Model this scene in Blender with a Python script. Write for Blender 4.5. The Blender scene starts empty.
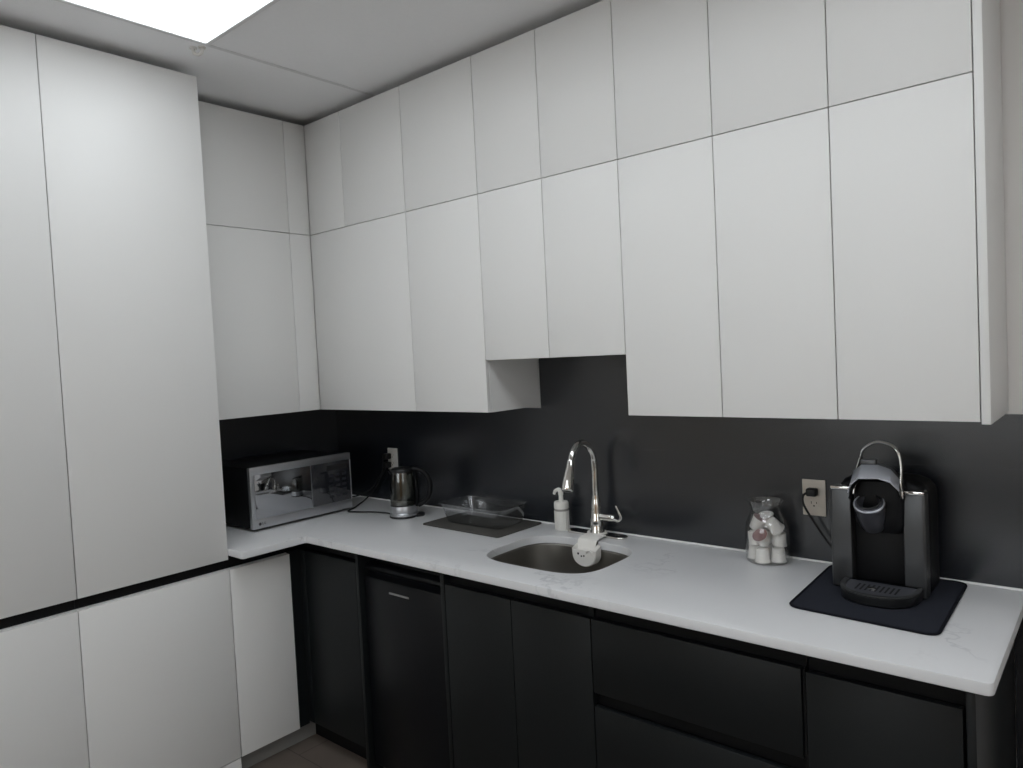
import bpy, bmesh, math, random
from mathutils import Vector, Matrix
random.seed(7)
C = bpy.context.scene.collection
PI = math.pi

# ------------------------------------------------------------------ materials
MATS = {}
def mat(name, col, rough=.5, metal=0., spec=.5, noise=0., nscale=20., bump=0., bscale=200., coat=0., aniso=None):
    m = bpy.data.materials.new(name); m.use_nodes = True
    nt = m.node_tree; b = nt.nodes['Principled BSDF']
    b.inputs['Base Color'].default_value = (*col, 1)
    b.inputs['Roughness'].default_value = rough
    b.inputs['Metallic'].default_value = metal
    b.inputs['Specular IOR Level'].default_value = spec
    b.inputs['Coat Weight'].default_value = coat
    tc = nt.nodes.new('ShaderNodeTexCoord')
    if noise:
        n = nt.nodes.new('ShaderNodeTexNoise'); n.inputs['Scale'].default_value = nscale; n.inputs['Detail'].default_value = 5
        mp = nt.nodes.new('ShaderNodeMapRange')
        mp.inputs['To Min'].default_value = 1 - noise; mp.inputs['To Max'].default_value = 1 + noise
        mx = nt.nodes.new('ShaderNodeVectorMath'); mx.operation = 'SCALE'; mx.inputs[0].default_value = col
        nt.links.new(tc.outputs['Object'], n.inputs['Vector']); nt.links.new(n.outputs['Fac'], mp.inputs['Value'])
        nt.links.new(mp.outputs['Result'], mx.inputs['Scale']); nt.links.new(mx.outputs[0], b.inputs['Base Color'])
    if bump:
        n = nt.nodes.new('ShaderNodeTexNoise'); n.inputs['Scale'].default_value = bscale; n.inputs['Detail'].default_value = 3
        bp = nt.nodes.new('ShaderNodeBump'); bp.inputs['Strength'].default_value = bump; bp.inputs['Distance'].default_value = .002
        v = tc.outputs['Object']
        if aniso:
            mm = nt.nodes.new('ShaderNodeMapping'); mm.inputs['Scale'].default_value = aniso
            nt.links.new(v, mm.inputs['Vector']); v = mm.outputs[0]
        nt.links.new(v, n.inputs['Vector']); nt.links.new(n.outputs['Fac'], bp.inputs['Height'])
        nt.links.new(bp.outputs[0], b.inputs['Normal'])
    MATS[name] = m
    return m

def glass(name, tint, base=.05, edge=.55, power=3.):
    """thin clear wall: transparent body with a view-angle gloss, the same for every ray"""
    m = bpy.data.materials.new(name); m.use_nodes = True
    nt = m.node_tree; nt.nodes.clear()
    o = nt.nodes.new('ShaderNodeOutputMaterial'); mx = nt.nodes.new('ShaderNodeMixShader')
    t = nt.nodes.new('ShaderNodeBsdfTransparent'); t.inputs[0].default_value = (*tint, 1)
    g = nt.nodes.new('ShaderNodeBsdfGlossy'); g.inputs['Roughness'].default_value = .03
    lw = nt.nodes.new('ShaderNodeLayerWeight'); lw.inputs['Blend'].default_value = .5
    pw = nt.nodes.new('ShaderNodeMath'); pw.operation = 'POWER'; pw.inputs[1].default_value = power
    mr = nt.nodes.new('ShaderNodeMapRange'); mr.inputs['To Min'].default_value = base; mr.inputs['To Max'].default_value = edge
    nt.links.new(lw.outputs['Facing'], pw.inputs[0]); nt.links.new(pw.outputs[0], mr.inputs['Value'])
    nt.links.new(mr.outputs[0], mx.inputs[0]); nt.links.new(t.outputs[0], mx.inputs[1]); nt.links.new(g.outputs[0], mx.inputs[2])
    nt.links.new(mx.outputs[0], o.inputs['Surface'])
    MATS[name] = m
    return m

white = mat('white_laminate', (.77, .765, .75), .42, spec=.35, noise=.012, nscale=3, bump=.05, bscale=350)
carc = mat('carcass_board', (.42, .415, .40), .6)
dark = mat('charcoal_laminate', (.006, .0075, .0082), .40, spec=.3, noise=.05, nscale=4, bump=.04, bscale=300)
black = mat('black_profile', (.004, .004, .0045), .5, spec=.2)
kick_grey = mat('grey_plinth', (.23, .225, .215), .45, noise=.06, nscale=30)
wallp = mat('wall_paint', (.78, .755, .73), .85, bump=.08, bscale=250)
farwall = mat('room_wall_paint', (.74, .68, .60), .85, bump=.08, bscale=250)
ceilm = mat('ceiling_board', (.95, .95, .96), .9, noise=.02, nscale=60, bump=.1, bscale=150)
gridm = mat('ceiling_grid_metal', (.76, .76, .765), .6)
blackpl = mat('black_plastic', (.008, .0085, .0095), .32, spec=.5, bump=.03, bscale=500)
blackmt = mat('matte_black', (.0035, .0037, .0045), .5, spec=.25)
blackgl = mat('black_gloss', (.006, .0065, .008), .12, spec=.5)
cordm = mat('black_rubber', (.006, .006, .006), .55)
steel = mat('brushed_steel', (.46, .46, .46), .30, 1., bump=.05, bscale=60, aniso=(40, 1, 1))
sinkst = mat('sink_steel', (.33, .315, .29), .36, 1., bump=.06, bscale=80, aniso=(1, 30, 30))
chrome = mat('chrome', (.82, .81, .78), .07, 1.)
silver = mat('silver_strip', (.50, .51, .53), .33, .9, bump=.03, bscale=80, aniso=(1, 1, 40))
mirror = mat('mirror_door_glass', (.42, .43, .45), .05, 1.)
panelgl = mat('control_panel_glass', (.012, .013, .017), .10, 0., spec=1.0, coat=1.)
keurg = mat('slate_plastic', (.085, .087, .09), .34, .75, bump=.03, bscale=300)
keurd = mat('dark_slate_plastic', (.10, .103, .12), .28, .45)
lidsil = mat('lid_silver', (.52, .535, .58), .28, .5)
whitepl = mat('white_silicone', (.78, .76, .72), .5, noise=.02, nscale=40)
ceram = mat('white_ceramic', (.74, .73, .69), .35, bump=.02, bscale=90)
greyb = mat('grey_band', (.27, .26, .24), .5)
plate = mat('ivory_outlet_plastic', (.66, .60, .52), .4)
plateg = mat('white_outlet_plastic', (.60, .59, .56), .4)
slot = mat('slot_black', (.01, .01, .01), .6)
matg = mat('grey_microfibre', (.075, .072, .066), .95, spec=.1, noise=.25, nscale=400, bump=.6, bscale=900)
matn = mat('navy_black_fabric', (.020, .022, .030), .9, spec=.15, noise=.2, nscale=300, bump=.4, bscale=900)
piping = mat('black_binding', (.006, .0065, .01), .85, spec=.15, bump=.3, bscale=900)
podm = mat('pod_plastic', (.80, .78, .75), .4)
podlid = mat('pod_foil_white', (.78, .77, .76), .35)
podmauve = mat('pod_foil_mauve', (.22, .12, .125), .4)
seal = mat('sealant', (.80, .80, .79), .3)
glass_clear = glass('clear_glass', (.975, .975, .972), .075, .6)
glass_smoke = glass('smoked_glass', (.72, .73, .70), .09, .55)
glass_pane = glass('fill_window_glass', (.97, .975, .97), .04, .5)
plast_clear = glass('clear_plastic', (.90, .905, .91), .085, .6, 2.2)

def emit(name, col, s):
    m = bpy.data.materials.new(name); m.use_nodes = True
    nt = m.node_tree; nt.nodes.clear()
    o = nt.nodes.new('ShaderNodeOutputMaterial'); e = nt.nodes.new('ShaderNodeEmission')
    e.inputs[0].default_value = (*col, 1); e.inputs[1].default_value = s
    nt.links.new(e.outputs[0], o.inputs['Surface']); return m
LAMP_FILL = emit('fill_diffuser', (.93, .965, 1.0), 6.5)  # stronger emission for the unseen fill panels
LAMP_A = emit('lit_diffuser_dimmed', (.91, .96, 1.0), 3.9)

def quartz():
    m = mat('white_quartz', (.8, .8, .81), .28, spec=.5)
    nt = m.node_tree; b = nt.nodes['Principled BSDF']; N = nt.nodes.new; L = nt.links.new
    g = N('ShaderNodeNewGeometry')
    n1 = N('ShaderNodeTexNoise'); n1.inputs['Scale'].default_value = 1.7; n1.inputs['Detail'].default_value = 6; n1.inputs['Roughness'].default_value = .62
    L(g.outputs['Position'], n1.inputs['Vector'])
    s = N('ShaderNodeMath'); s.operation = 'SUBTRACT'; s.inputs[1].default_value = .5; L(n1.outputs['Fac'], s.inputs[0])
    a = N('ShaderNodeMath'); a.operation = 'ABSOLUTE'; L(s.outputs[0], a.inputs[0])
    r = N('ShaderNodeValToRGB'); r.color_ramp.elements[0].position = 0; r.color_ramp.elements[0].color = (1, 1, 1, 1)
    r.color_ramp.elements[1].position = .012; r.color_ramp.elements[1].color = (0, 0, 0, 1); L(a.outputs[0], r.inputs[0])
    n2 = N('ShaderNodeTexNoise'); n2.inputs['Scale'].default_value = 2.3; n2.inputs['Detail'].default_value = 2; L(g.outputs['Position'], n2.inputs['Vector'])
    r2 = N('ShaderNodeValToRGB'); r2.color_ramp.elements[0].position = .52; r2.color_ramp.elements[1].position = .68; L(n2.outputs['Fac'], r2.inputs[0])
    k = N('ShaderNodeMath'); k.operation = 'MULTIPLY'; L(r.outputs[0], k.inputs[0]); L(r2.outputs[0], k.inputs[1])
    k2 = N('ShaderNodeMath'); k2.operation = 'MULTIPLY'; k2.inputs[1].default_value = .42; L(k.outputs[0], k2.inputs[0])
    n3 = N('ShaderNodeTexNoise'); n3.inputs['Scale'].default_value = 4; n3.inputs['Detail'].default_value = 4; L(g.outputs['Position'], n3.inputs['Vector'])
    base = N('ShaderNodeMix'); base.data_type = 'RGBA'; base.inputs[6].default_value = (.62, .62, .63, 1); base.inputs[7].default_value = (.69, .69, .695, 1)
    L(n3.outputs['Fac'], base.inputs[0])
    mx = N('ShaderNodeMix'); mx.data_type = 'RGBA'; mx.inputs[7].default_value = (.22, .225, .25, 1)
    L(base.outputs[2], mx.inputs[6]); L(k2.outputs[0], mx.inputs[0]); L(mx.outputs[2], b.inputs['Base Color'])
    return m
quartzm = quartz()

def brick_mat(name, c1, c2, mortar, w, h, msize, rough, off=(0, 0, 0), rot=(0, 0, 0), bumps=.15, nz=.15, spec=.5, offset=.5):
    m = mat(name, c1, rough, spec=spec)
    nt = m.node_tree; b = nt.nodes['Principled BSDF']; N = nt.nodes.new; L = nt.links.new
    g = N('ShaderNodeNewGeometry'); mp = N('ShaderNodeMapping'); mp.inputs['Location'].default_value = off; mp.inputs['Rotation'].default_value = rot
    L(g.outputs['Position'], mp.inputs['Vector'])
    br = N('ShaderNodeTexBrick'); br.inputs['Scale'].default_value = 1; br.inputs['Brick Width'].default_value = w; br.inputs['Row Height'].default_value = h
    br.inputs['Mortar Size'].default_value = msize; br.inputs['Color1'].default_value = (*c1, 1); br.inputs['Color2'].default_value = (*c2, 1); br.inputs['Mortar'].default_value = (*mortar, 1)
    br.offset = offset
    L(mp.outputs[0], br.inputs['Vector'])
    n = N('ShaderNodeTexNoise'); n.inputs['Scale'].default_value = 6; n.inputs['Detail'].default_value = 8
    st = N('ShaderNodeMapping'); st.inputs['Scale'].default_value = (1, 1, 1); L(mp.outputs[0], st.inputs['Vector']); L(st.outputs[0], n.inputs['Vector'])
    mr = N('ShaderNodeMapRange'); mr.inputs['To Min'].default_value = 1 - nz; mr.inputs['To Max'].default_value = 1 + nz; L(n.outputs['Fac'], mr.inputs['Value'])
    sc = N('ShaderNodeVectorMath'); sc.operation = 'SCALE'; L(br.outputs['Color'], sc.inputs[0]); L(mr.outputs[0], sc.inputs['Scale'])
    L(sc.outputs[0], b.inputs['Base Color'])
    bp = N('ShaderNodeBump'); bp.inputs['Strength'].default_value = bumps; bp.inputs['Distance'].default_value = .001; bp.invert = True
    L(br.outputs['Fac'], bp.inputs['Height']); L(bp.outputs[0], b.inputs['Normal'])
    return m
floorm = brick_mat('grey_brown_plank', (.112, .090, .075), (.135, .110, .092), (.05, .041, .034), 1.2, .18, .002, .45, nz=.3)
# large charcoal tiles: the tile grid is laid in the wall plane
tileS = brick_mat('charcoal_tile', (.0105, .0125, .0165), (.0115, .0135, .0175), (.020, .022, .025), .93, .31, .0012, .27, off=(.05, 0, 0), rot=(PI / 2, 0, 0), nz=.08, spec=.9)
tileL = brick_mat('charcoal_tile_left', (.0105, .0125, .0165), (.0115, .0135, .0175), (.020, .022, .025), .93, .31, .0012, .27, rot=(PI / 2, 0, PI / 2), nz=.08, spec=.9)
woodm = brick_mat('warm_wood_door', (.52, .29, .125), (.55, .31, .14), (.50, .27, .11), 3, 3, 0, .4, nz=.35)

# ------------------------------------------------------------------ mesh helpers
class MB:
    def __init__(s): s.bm = bmesh.new()
    def merge(s, t, M=None):
        if M is not None: bmesh.ops.transform(t, matrix=M, verts=t.verts)
        me = bpy.data.meshes.new('tmp'); t.to_mesh(me); t.free(); s.bm.from_mesh(me); bpy.data.meshes.remove(me); return s
    def box(s, x0, x1, y0, y1, z0, z1, bev=0., seg=2, M=None):
        t = bmesh.new(); bmesh.ops.create_cube(t, size=1)
        for v in t.verts: v.co = Vector(((x0 + x1) / 2 + v.co.x * (x1 - x0), (y0 + y1) / 2 + v.co.y * (y1 - y0), (z0 + z1) / 2 + v.co.z * (z1 - z0)))
        if bev: bmesh.ops.bevel(t, geom=list(t.edges), offset=bev, segments=seg, affect='EDGES', profile=.5)
        return s.merge(t, M)
    def loft(s, rings, cap0=True, cap1=True, M=None, closed=True):
        t = bmesh.new(); R = [[t.verts.new(p) for p in r] for r in rings]; n = len(R[0])
        for a, b in zip(R, R[1:]):
            for i in range(n if closed else n - 1):
                j = (i + 1) % n; t.faces.new((a[i], a[j], b[j], b[i]))
        if cap0: t.faces.new(R[0][::-1])
        if cap1: t.faces.new(R[-1])
        bmesh.ops.recalc_face_normals(t, faces=t.faces)
        return s.merge(t, M)
    def lathe(s, prof, c=(0, 0, 0), seg=32, M=None, cap0=True, cap1=True, sx=1., sy=1.):
        rings = [[(c[0] + sx * r * math.cos(2 * PI * i / seg), c[1] + sy * r * math.sin(2 * PI * i / seg), c[2] + z) for i in range(seg)] for r, z in prof]
        return s.loft(rings, cap0, cap1, M)
    def tube(s, pts, r, seg=12, M=None, flat=None):
        pts = [Vector(p) for p in pts]; n = len(pts); rs = r if isinstance(r, (list, tuple)) else [r] * n
        T = []
        for i in range(n):
            a = pts[max(i - 1, 0)]; b = pts[min(i + 1, n - 1)]; T.append((b - a).normalized())
        u = T[0].orthogonal().normalized()
        if flat is not None: u = (Vector(flat[0]) - Vector(flat[0]).dot(T[0]) * T[0]).normalized()
        rings = []
        for i in range(n):
            u = (u - u.dot(T[i]) * T[i]).normalized(); w = T[i].cross(u)
            k = flat[1] if flat else 1.
            rings.append([pts[i] + rs[i] * (math.cos(2 * PI * q / seg) * u + k * math.sin(2 * PI * q / seg) * w) for q in range(seg)])
        return s.loft(rings, M=M)
    def prism(s, poly, z0, z1, bev=0., M=None, seg=3):
        if not bev: return s.loft([[(x, y, z0) for x, y in poly], [(x, y, z1) for x, y in poly]], M=M)
        rings = []
        for i in range(seg + 1):
            a = PI / 2 * i / seg; rings.append([(x, y, z0 + bev * (1 - math.sin(a))) for x, y in offs(poly, bev * (1 - math.cos(a)))][:])
        rings = [[(x, y, z0 + bev * (1 - math.sin(PI / 2 * i / seg))) for x, y in offs(poly, bev * (1 - math.cos(PI / 2 * i / seg)))] for i in range(seg, -1, -1)]
        top = [[(x, y, z1 - bev * (1 - math.sin(PI / 2 * i / seg))) for x, y in offs(poly, bev * (1 - math.cos(PI / 2 * i / seg)))] for i in range(0, seg + 1)]
        return s.loft(rings + top, M=M)

def smooth_path(pts, sub=6):
    pts = [Vector(p) for p in pts]; out = []
    for i in range(len(pts) - 1):
        p0 = pts[max(i - 1, 0)]; p1 = pts[i]; p2 = pts[i + 1]; p3 = pts[min(i + 2, len(pts) - 1)]
        for k in range(sub):
            t = k / sub
            out.append(.5 * ((2 * p1) + (-p0 + p2) * t + (2 * p0 - 5 * p1 + 4 * p2 - p3) * t * t + (-p0 + 3 * p1 - 3 * p2 + p3) * t ** 3))
    out.append(pts[-1]); return out

def offs(poly, d):
    """shrink a counter-clockwise polygon by d (miter)"""
    if abs(d) < 1e-9: return list(poly)
    n = len(poly); out = []
    for i in range(n):
        p = Vector(poly[i - 1]); q = Vector(poly[i]); r = Vector(poly[(i + 1) % n])
        a = (q - p).normalized(); b = (r - q).normalized()
        na = Vector((-a.y, a.x)); nb = Vector((-b.y, b.x)); m = na + nb
        k = d / max(.3, (1 + na.dot(nb)))
        out.append((q.x + m.x * k, q.y + m.y * k))
    return out

def rrect(x0, x1, y0, y1, r, n=6):
    rs = r if isinstance(r, (list, tuple)) else [r] * 4   # order: (x0,y0),(x1,y0),(x1,y1),(x0,y1)
    cs = [(x0, y0, 1, 1, PI), (x1, y0, -1, 1, 1.5 * PI), (x1, y1, -1, -1, 0), (x0, y1, 1, -1, .5 * PI)]
    out = []
    for (x, y, sx, sy, a), rr in zip(cs, rs):
        for k in range(n + 1):
            t = a + PI / 2 * k / n; out.append((x + sx * rr + rr * math.cos(t), y + sy * rr + rr * math.sin(t)))
    return out

def obj(name, mb, m, parent=None, sharp=38):
    bm = mb.bm if isinstance(mb, MB) else mb
    if parent is not None:
        w = parent; off = Vector((0, 0, 0))
        while w is not None: off += w.location; w = w.parent
        bmesh.ops.translate(bm, verts=bm.verts, vec=-off)
    ca = math.radians(sharp)
    for f in bm.faces: f.smooth = True
    for e in bm.edges:
        if len(e.link_faces) == 2 and e.calc_face_angle(0) > ca: e.smooth = False
    me = bpy.data.meshes.new(name); bm.to_mesh(me); bm.free(); me.materials.append(m)
    o = bpy.data.objects.new(name, me); C.objects.link(o)
    if parent is not None: o.parent = parent
    return o
def part(name, mb, m, parent, label=None):
    o = obj(name, mb, m, parent)
    if label: o['label'] = label
    return o
def tag(o, label, cat, group=None):
    o['label'] = label; o['category'] = cat
    if group: o['group'] = group
    return o
def thing(name, label, cat, loc, group=None):
    o = bpy.data.objects.new(name, None); C.objects.link(o); o.location = loc; o.empty_display_size = .05
    return tag(o, label, cat, group)
def struct(name, mb, m, parent=None, label=None):
    o = obj(name, mb, m, parent)
    if parent is None: o['kind'] = 'structure'
    if label: o['label'] = label
    return o
def box(*a, **k): return MB().box(*a, **k)

# ------------------------------------------------------------------ room shell
CZ = 2.752; XR = 6.6; YF = -6.6
struct('floor', box(-.1, XR + .1, YF - .1, .1, -.1, 0), floorm)
struct('ceiling', box(-.1, XR + .1, YF - .1, .1, CZ, CZ + .1), ceilm)
struct('wall_left', box(-.1, 0, YF - .1, .1, 0, CZ), farwall)
struct('wall_back', box(0, XR, 0, .1, 0, CZ), wallp)
def wall_hole(axis, c0, c1, a0, a1, h0, h1, z0, z1, n):
    m = MB()
    def bb(p, q, r, s_): m.box(*((c0, c1, p, q, r, s_) if axis == 'x' else (p, q, c0, c1, r, s_)))
    bb(a0, h0, 0, CZ); bb(h1, a1, 0, CZ); bb(h0, h1, 0, z0); bb(h0, h1, z1, CZ)
    struct('wall_right' if axis == 'x' else 'wall_front', m, farwall)
    f = MB(); cc = (c0 + c1) / 2; w = .05; mid = (h0 + h1) / 2
    def fb(p, q, r, s_): f.box(*((cc - .03, cc + .03, p, q, r, s_, .004) if axis == 'x' else (p, q, cc - .03, cc + .03, r, s_, .004)))
    fb(h0, h0 + w, z0, z1); fb(h1 - w, h1, z0, z1); fb(h0 + w, h1 - w, z0, z0 + w); fb(h0 + w, h1 - w, z1 - w, z1); fb(mid - w / 2, mid + w / 2, z0 + w, z1 - w)
    fo = struct('fill_window_%d' % n, f, whitepl)  # added window, lets sky light in as fill
    g = MB()
    g.box(*((cc - .004, cc + .004, h0 + w, h1 - w, z0 + w, z1 - w) if axis == 'x' else (h0 + w, h1 - w, cc - .004, cc + .004, z0 + w, z1 - w)))
    struct('pane', g, glass_pane, fo)
    pl = bpy.data.lights.new('fill_window_portal', 'AREA'); pl.shape = 'RECTANGLE'; pl.size = h1 - h0; pl.size_y = z1 - z0; pl.cycles.is_portal = True
    po = bpy.data.objects.new('fill_window_portal', pl); C.objects.link(po)
    if axis == 'x': po.location = (c1 + .01, mid, (z0 + z1) / 2); po.rotation_euler = (PI / 2, 0, PI / 2)
    else: po.location = (mid, c0 - .01, (z0 + z1) / 2); po.rotation_euler = (PI / 2, 0, 0); po.rotation_euler = (-PI / 2, 0, PI) if False else (PI / 2, 0, 0)
    if axis != 'x': po.rotation_euler = (-PI / 2, PI, 0) if False else (PI / 2, 0, PI)
wall_hole('x', XR, XR + .1, YF - .1, .1, -4.9, -3.5, .95, 2.45, 1)  # unseen opening, added to brighten the left wall from the right
wall_hole('y', YF - .1, YF, 0, XR, .45, 2.95, .95, 2.5, 2)  # unseen opening, added as frontal fill for the sink wall
tr = MB().box(.0, 3.30, -.008, 0, .8865, 1.388); tr.box(2.9925, 3.30, -.008, 0, 0, .8865).box(1.4005, 2.0055, -.008, 0, 1.388, 1.5945)
struct('trim_1', tr, tileS, label='charcoal tile backsplash behind the sink')
struct('trim_2', box(0, .008, -.947, -.008, .8865, 1.388), tileL, label='charcoal tile backsplash behind the microwave')
# wooden door behind the photographer, seen only in the chrome
for i in range(3): struct('door_%d' % (i + 1), MB().box(3.2 + 1.1 * i, 4.29 + 1.1 * i, YF, YF + .04, 0, 2.35, .004), woodm)
gb = MB()
for (a, b, c, d) in ((.776, .792, YF, -.0), (3.22, 3.236, YF, 0), (4.45, 4.465, YF, 0)):
    gb.box(a, b, c, d, CZ - .002, CZ)
struct('trim_3', gb, gridm, label='ceiling grid bars')

def ceiling_light(x0, x1, y0, y1, label, lamp=None):
    t = thing('ceiling_light', label, 'ceiling light', ((x0 + x1) / 2, (y0 + y1) / 2, CZ - .014), 'ceiling light panels')
    f = MB(); w = .016
    f.box(x0 - w, x1 + w, y1, y1 + w, CZ - .012, CZ - .002, .002); f.box(x0 - w, x1 + w, y0 - w, y0, CZ - .012, CZ - .002, .002)
    f.box(x0 - w, x0, y0, y1, CZ - .012, CZ - .002, .002); f.box(x1, x1 + w, y0, y1, CZ - .012, CZ - .002, .002)
    part('frame', f, gridm, t); part('diffuser', box(x0, x1, y0, y1, CZ - .008, CZ - .002), lamp or LAMP_FILL, t)
ceiling_light(.814, 2.0, -1.66, -1.040, 'bright flat ceiling light panel over the tall white cabinets', LAMP_A)
ceiling_light(2.035, 3.22, -1.66, -1.040, 'unseen ceiling light panel in the first row, added for top light on the sink wall', LAMP_A)  # unseen panel, added for more light on the upper cabinets
ceiling_light(3.255, 4.44, -1.66, -1.040, 'unseen ceiling light panel in the first row beyond the coffee maker end, placed to even the light', LAMP_A)  # unseen panel, position set to even the light along the sink wall
ceiling_light(2.03, 3.22, -3.49, -2.88, 'unseen ceiling light panel in the second row, added as fill from behind the camera')  # this panel and the next two are unseen, added as fill light
ceiling_light(4.47, 5.66, -3.49, -2.88, 'unseen ceiling light panel at the right of the second row, added as fill')
ceiling_light(3.25, 4.44, -5.32, -4.71, 'unseen ceiling light panel nearest the wooden doors, added as fill')

hk = MB().tube(smooth_path([(.729, -1.043, CZ), (.729, -1.043, CZ - .012), (.733, -1.0395, CZ - .021), (.741, -1.033, CZ - .025), (.749, -1.0265, CZ - .021), (.753, -1.023, CZ - .012), (.753, -1.023, CZ)]), .006, 10)
hk.lathe([(.013, -.004), (.013, 0)], (.729, -1.043, CZ), 16); hk.lathe([(.013, -.004), (.013, 0)], (.753, -1.023, CZ), 16)
tag(obj('ceiling_hook', hk, whitepl), 'small white hook on the ceiling beside the corner of the light panel', 'hook')

# ------------------------------------------------------------------ white wall cabinets
ZB, ZM, ZT, ZS = 1.3978, 2.2152, 2.7224, 1.5946
DU = -.327; G = .0014; TH = .018
def front_y(x0, x1, z0, z1, y=DU, bev=.0012):            # a door on the sink wall
    return box(x0 + G, x1 - G, y, y + TH, z0 + G, z1 - G, bev)
def front_x(y0, y1, z0, z1, x, bev=.0012):               # a door on the left wall
    return box(x - TH, x, y0 + G, y1 - G, z0 + G, z1 - G, bev)

def wall_unit(name, label, doors, z0, z1, group, side=True):
    x0, x1 = doors[0][0], doors[-1][1]
    t = thing(name, label, 'cabinet', ((x0 + x1) / 2, -.16, z0), group)
    part('cabinet_body', box(max(x0, .331) + .0005, x1 - .0005, DU + TH + .001, -.001 if z0 > 1.39 else -.009, z0 + .0005, z1 - .0005), white, t)
    for d in doors: part('door', front_y(d[0], d[1], z0, z1), white, t)
    return t
X = [.5949, .997, 1.3987, 1.6998, 2.007, 2.3278, 2.6493, 2.9704]
UP = 'upper row of white wall cabinets'; LO = 'lower row of white wall cabinets'
wall_unit('wall_cabinet', 'white upper-row wall cabinet with two doors, first from the inside corner on the sink wall', [(.3288, X[0]), (X[0], X[1])], ZM, ZT, UP)
wall_unit('wall_cabinet', 'white upper-row wall cabinet with one door, above the kettle and drying mat', [(X[1], X[2])], ZM, ZT, UP)
wall_unit('wall_cabinet', 'white upper-row wall cabinet with two doors, above the short cabinet over the sink', [(X[2], X[3]), (X[3], X[4])], ZM, ZT, UP)
wall_unit('wall_cabinet', 'white upper-row wall cabinet with two doors, above the coffee pod jar', [(X[4], X[5]), (X[5], X[6])], ZM, ZT, UP)
wall_unit('wall_cabinet', 'white upper-row wall cabinet with one door, next to the right end panel', [(X[6], X[7])], ZM, ZT, UP)
wall_unit('wall_cabinet', 'white lower-row wall cabinet with one wide door, beside the inside corner on the sink wall', [(.3288, X[1])], ZB, ZM, LO)
wall_unit('wall_cabinet', 'white lower-row wall cabinet with one door, directly left of the short cabinet over the sink', [(X[1], X[2])], ZB, ZM, LO)
wall_unit('wall_cabinet', 'short white two-door wall cabinet above the faucet, bottom raised above its neighbours', [(X[2], X[3]), (X[3], X[4])], ZS, ZM, LO)
wall_unit('wall_cabinet', 'white lower-row wall cabinet with two doors, directly above the coffee pod jar', [(X[4], X[5]), (X[5], X[6])], ZB, ZM, LO)
wall_unit('wall_cabinet', 'white lower-row wall cabinet with one door, above the coffee maker beside the end panel', [(X[6], X[7])], ZB, ZM, LO)
tag(obj('end_panel', box(X[7] + .0015, 2.991, DU - .002, -.0085, ZB - .004, ZT, .001), white), 'tall narrow white panel closing the right end of the wall cabinets', 'panel')

def left_unit(label, z0, z1, group):
    t = thing('wall_cabinet', label, 'cabinet', (.16, -.64, z0), group)
    part('cabinet_body', box(.009, .33 - TH - .001, -.946, -.0085, z0 + .0005, z1 - .0005), white, t)
    part('door', front_x(-.946, -.438, z0, z1, .33), white, t)
    part('filler_strip', front_x(-.438, DU - .0005, z0, z1, .33), white, t)
left_unit('white upper-row wall cabinet on the left wall between tall cabinet and inside corner', ZM, ZT, UP)
left_unit('white lower-row wall cabinet on the left wall directly above the microwave', ZB, ZM, LO)

# ------------------------------------------------------------------ tall white cabinets (left)
DT = .5649; ZC0, ZC1 = .8311, .8702
def tall_unit(y0, y1, label):
    t = thing('tall_cabinet', label, 'cabinet', (.28, (y0 + y1) / 2, 0), 'tall white cabinets on the left')
    b = MB().box(.001, DT - TH - .001, y0 + .0005, y1 - .0005, ZC1, ZT); b.box(.001, DT - TH - .001, y0 + .0005, y1 - .0005, .09, ZC0)
    part('cabinet_body', b, white, t)
    part('door', front_x(y0, y1, ZC1, ZT, DT), white, t); part('door', front_x(y0, y1, .0845, ZC0, DT), white, t)
    part('finger_channel', box(.001, DT - .030, y0 + .0005, y1 - .0005, ZC0 + .0005, ZC1 - .0005), black, t, 'black recessed finger channel between the doors')
    part('plinth', box(.001, DT - .002, y0 + .001, y1 - .001, 0, .082), white, t)
tall_unit(-1.4846, -.9501, 'tall white cabinet next to the counter, upper and lower door split by a black channel')
tall_unit(-2.02, -1.4846, 'tall white cabinet at the left edge, farther from the counter')

# narrow white base cabinet below the left leg of the counter
t = thing('base_cabinet', 'narrow white base cabinet under the left end of the counter', 'cabinet', (.28, -.815, 0), 'base cabinets under the counter')
part('cabinet_body', box(.009, DT - TH - .001, -.9485, -.6845, .09, ZC0), white, t)
part('door', front_x(-.9485, -.6835, .0845, ZC0, DT), white, t)
part('finger_channel', box(.009, DT - .030, -.9485, -.6845, ZC0 + .0005, .8865), black, t, 'black channel below the counter edge')
part('plinth', box(.30, .51, -.9485, -.560, 0, .0885), kick_grey, t, 'grey recessed toe kick')

# ------------------------------------------------------------------ charcoal base cabinets
F = -.6371; DTOP = .838
def dark_front(x0, x1, z0, z1, y=F): return box(x0 + G, x1 - G, y, y + TH, z0 + G, z1 - G, .001)
BG = 'base cabinets under the counter'
t = thing('base_cabinet', 'charcoal corner base cabinet between white cabinet and small fridge', 'cabinet', (.6, -.3, 0), BG)
part('cabinet_body', box(.02, .944, -.55, -.01, .10, .80), dark, t)
part('filler_panel', box(DT - TH, DT, -.682, -.6375, .09, DTOP), dark, t)
part('filler_panel', box(DT - TH, .60, F, F + TH, .10, DTOP, .0008), dark, t)
part('door', dark_front(.60, .944, .10, DTOP), dark, t)
part('finger_channel', box(.02, .944, -.606, -.55, DTOP, .8865), black, t)
part('gable', box(.9455, .9625, F - .001, -.01, 0, .8865, .0006), dark, t)
part('plinth', box(.511, .944, -.575, -.556, 0, .098), black, t)

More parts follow.
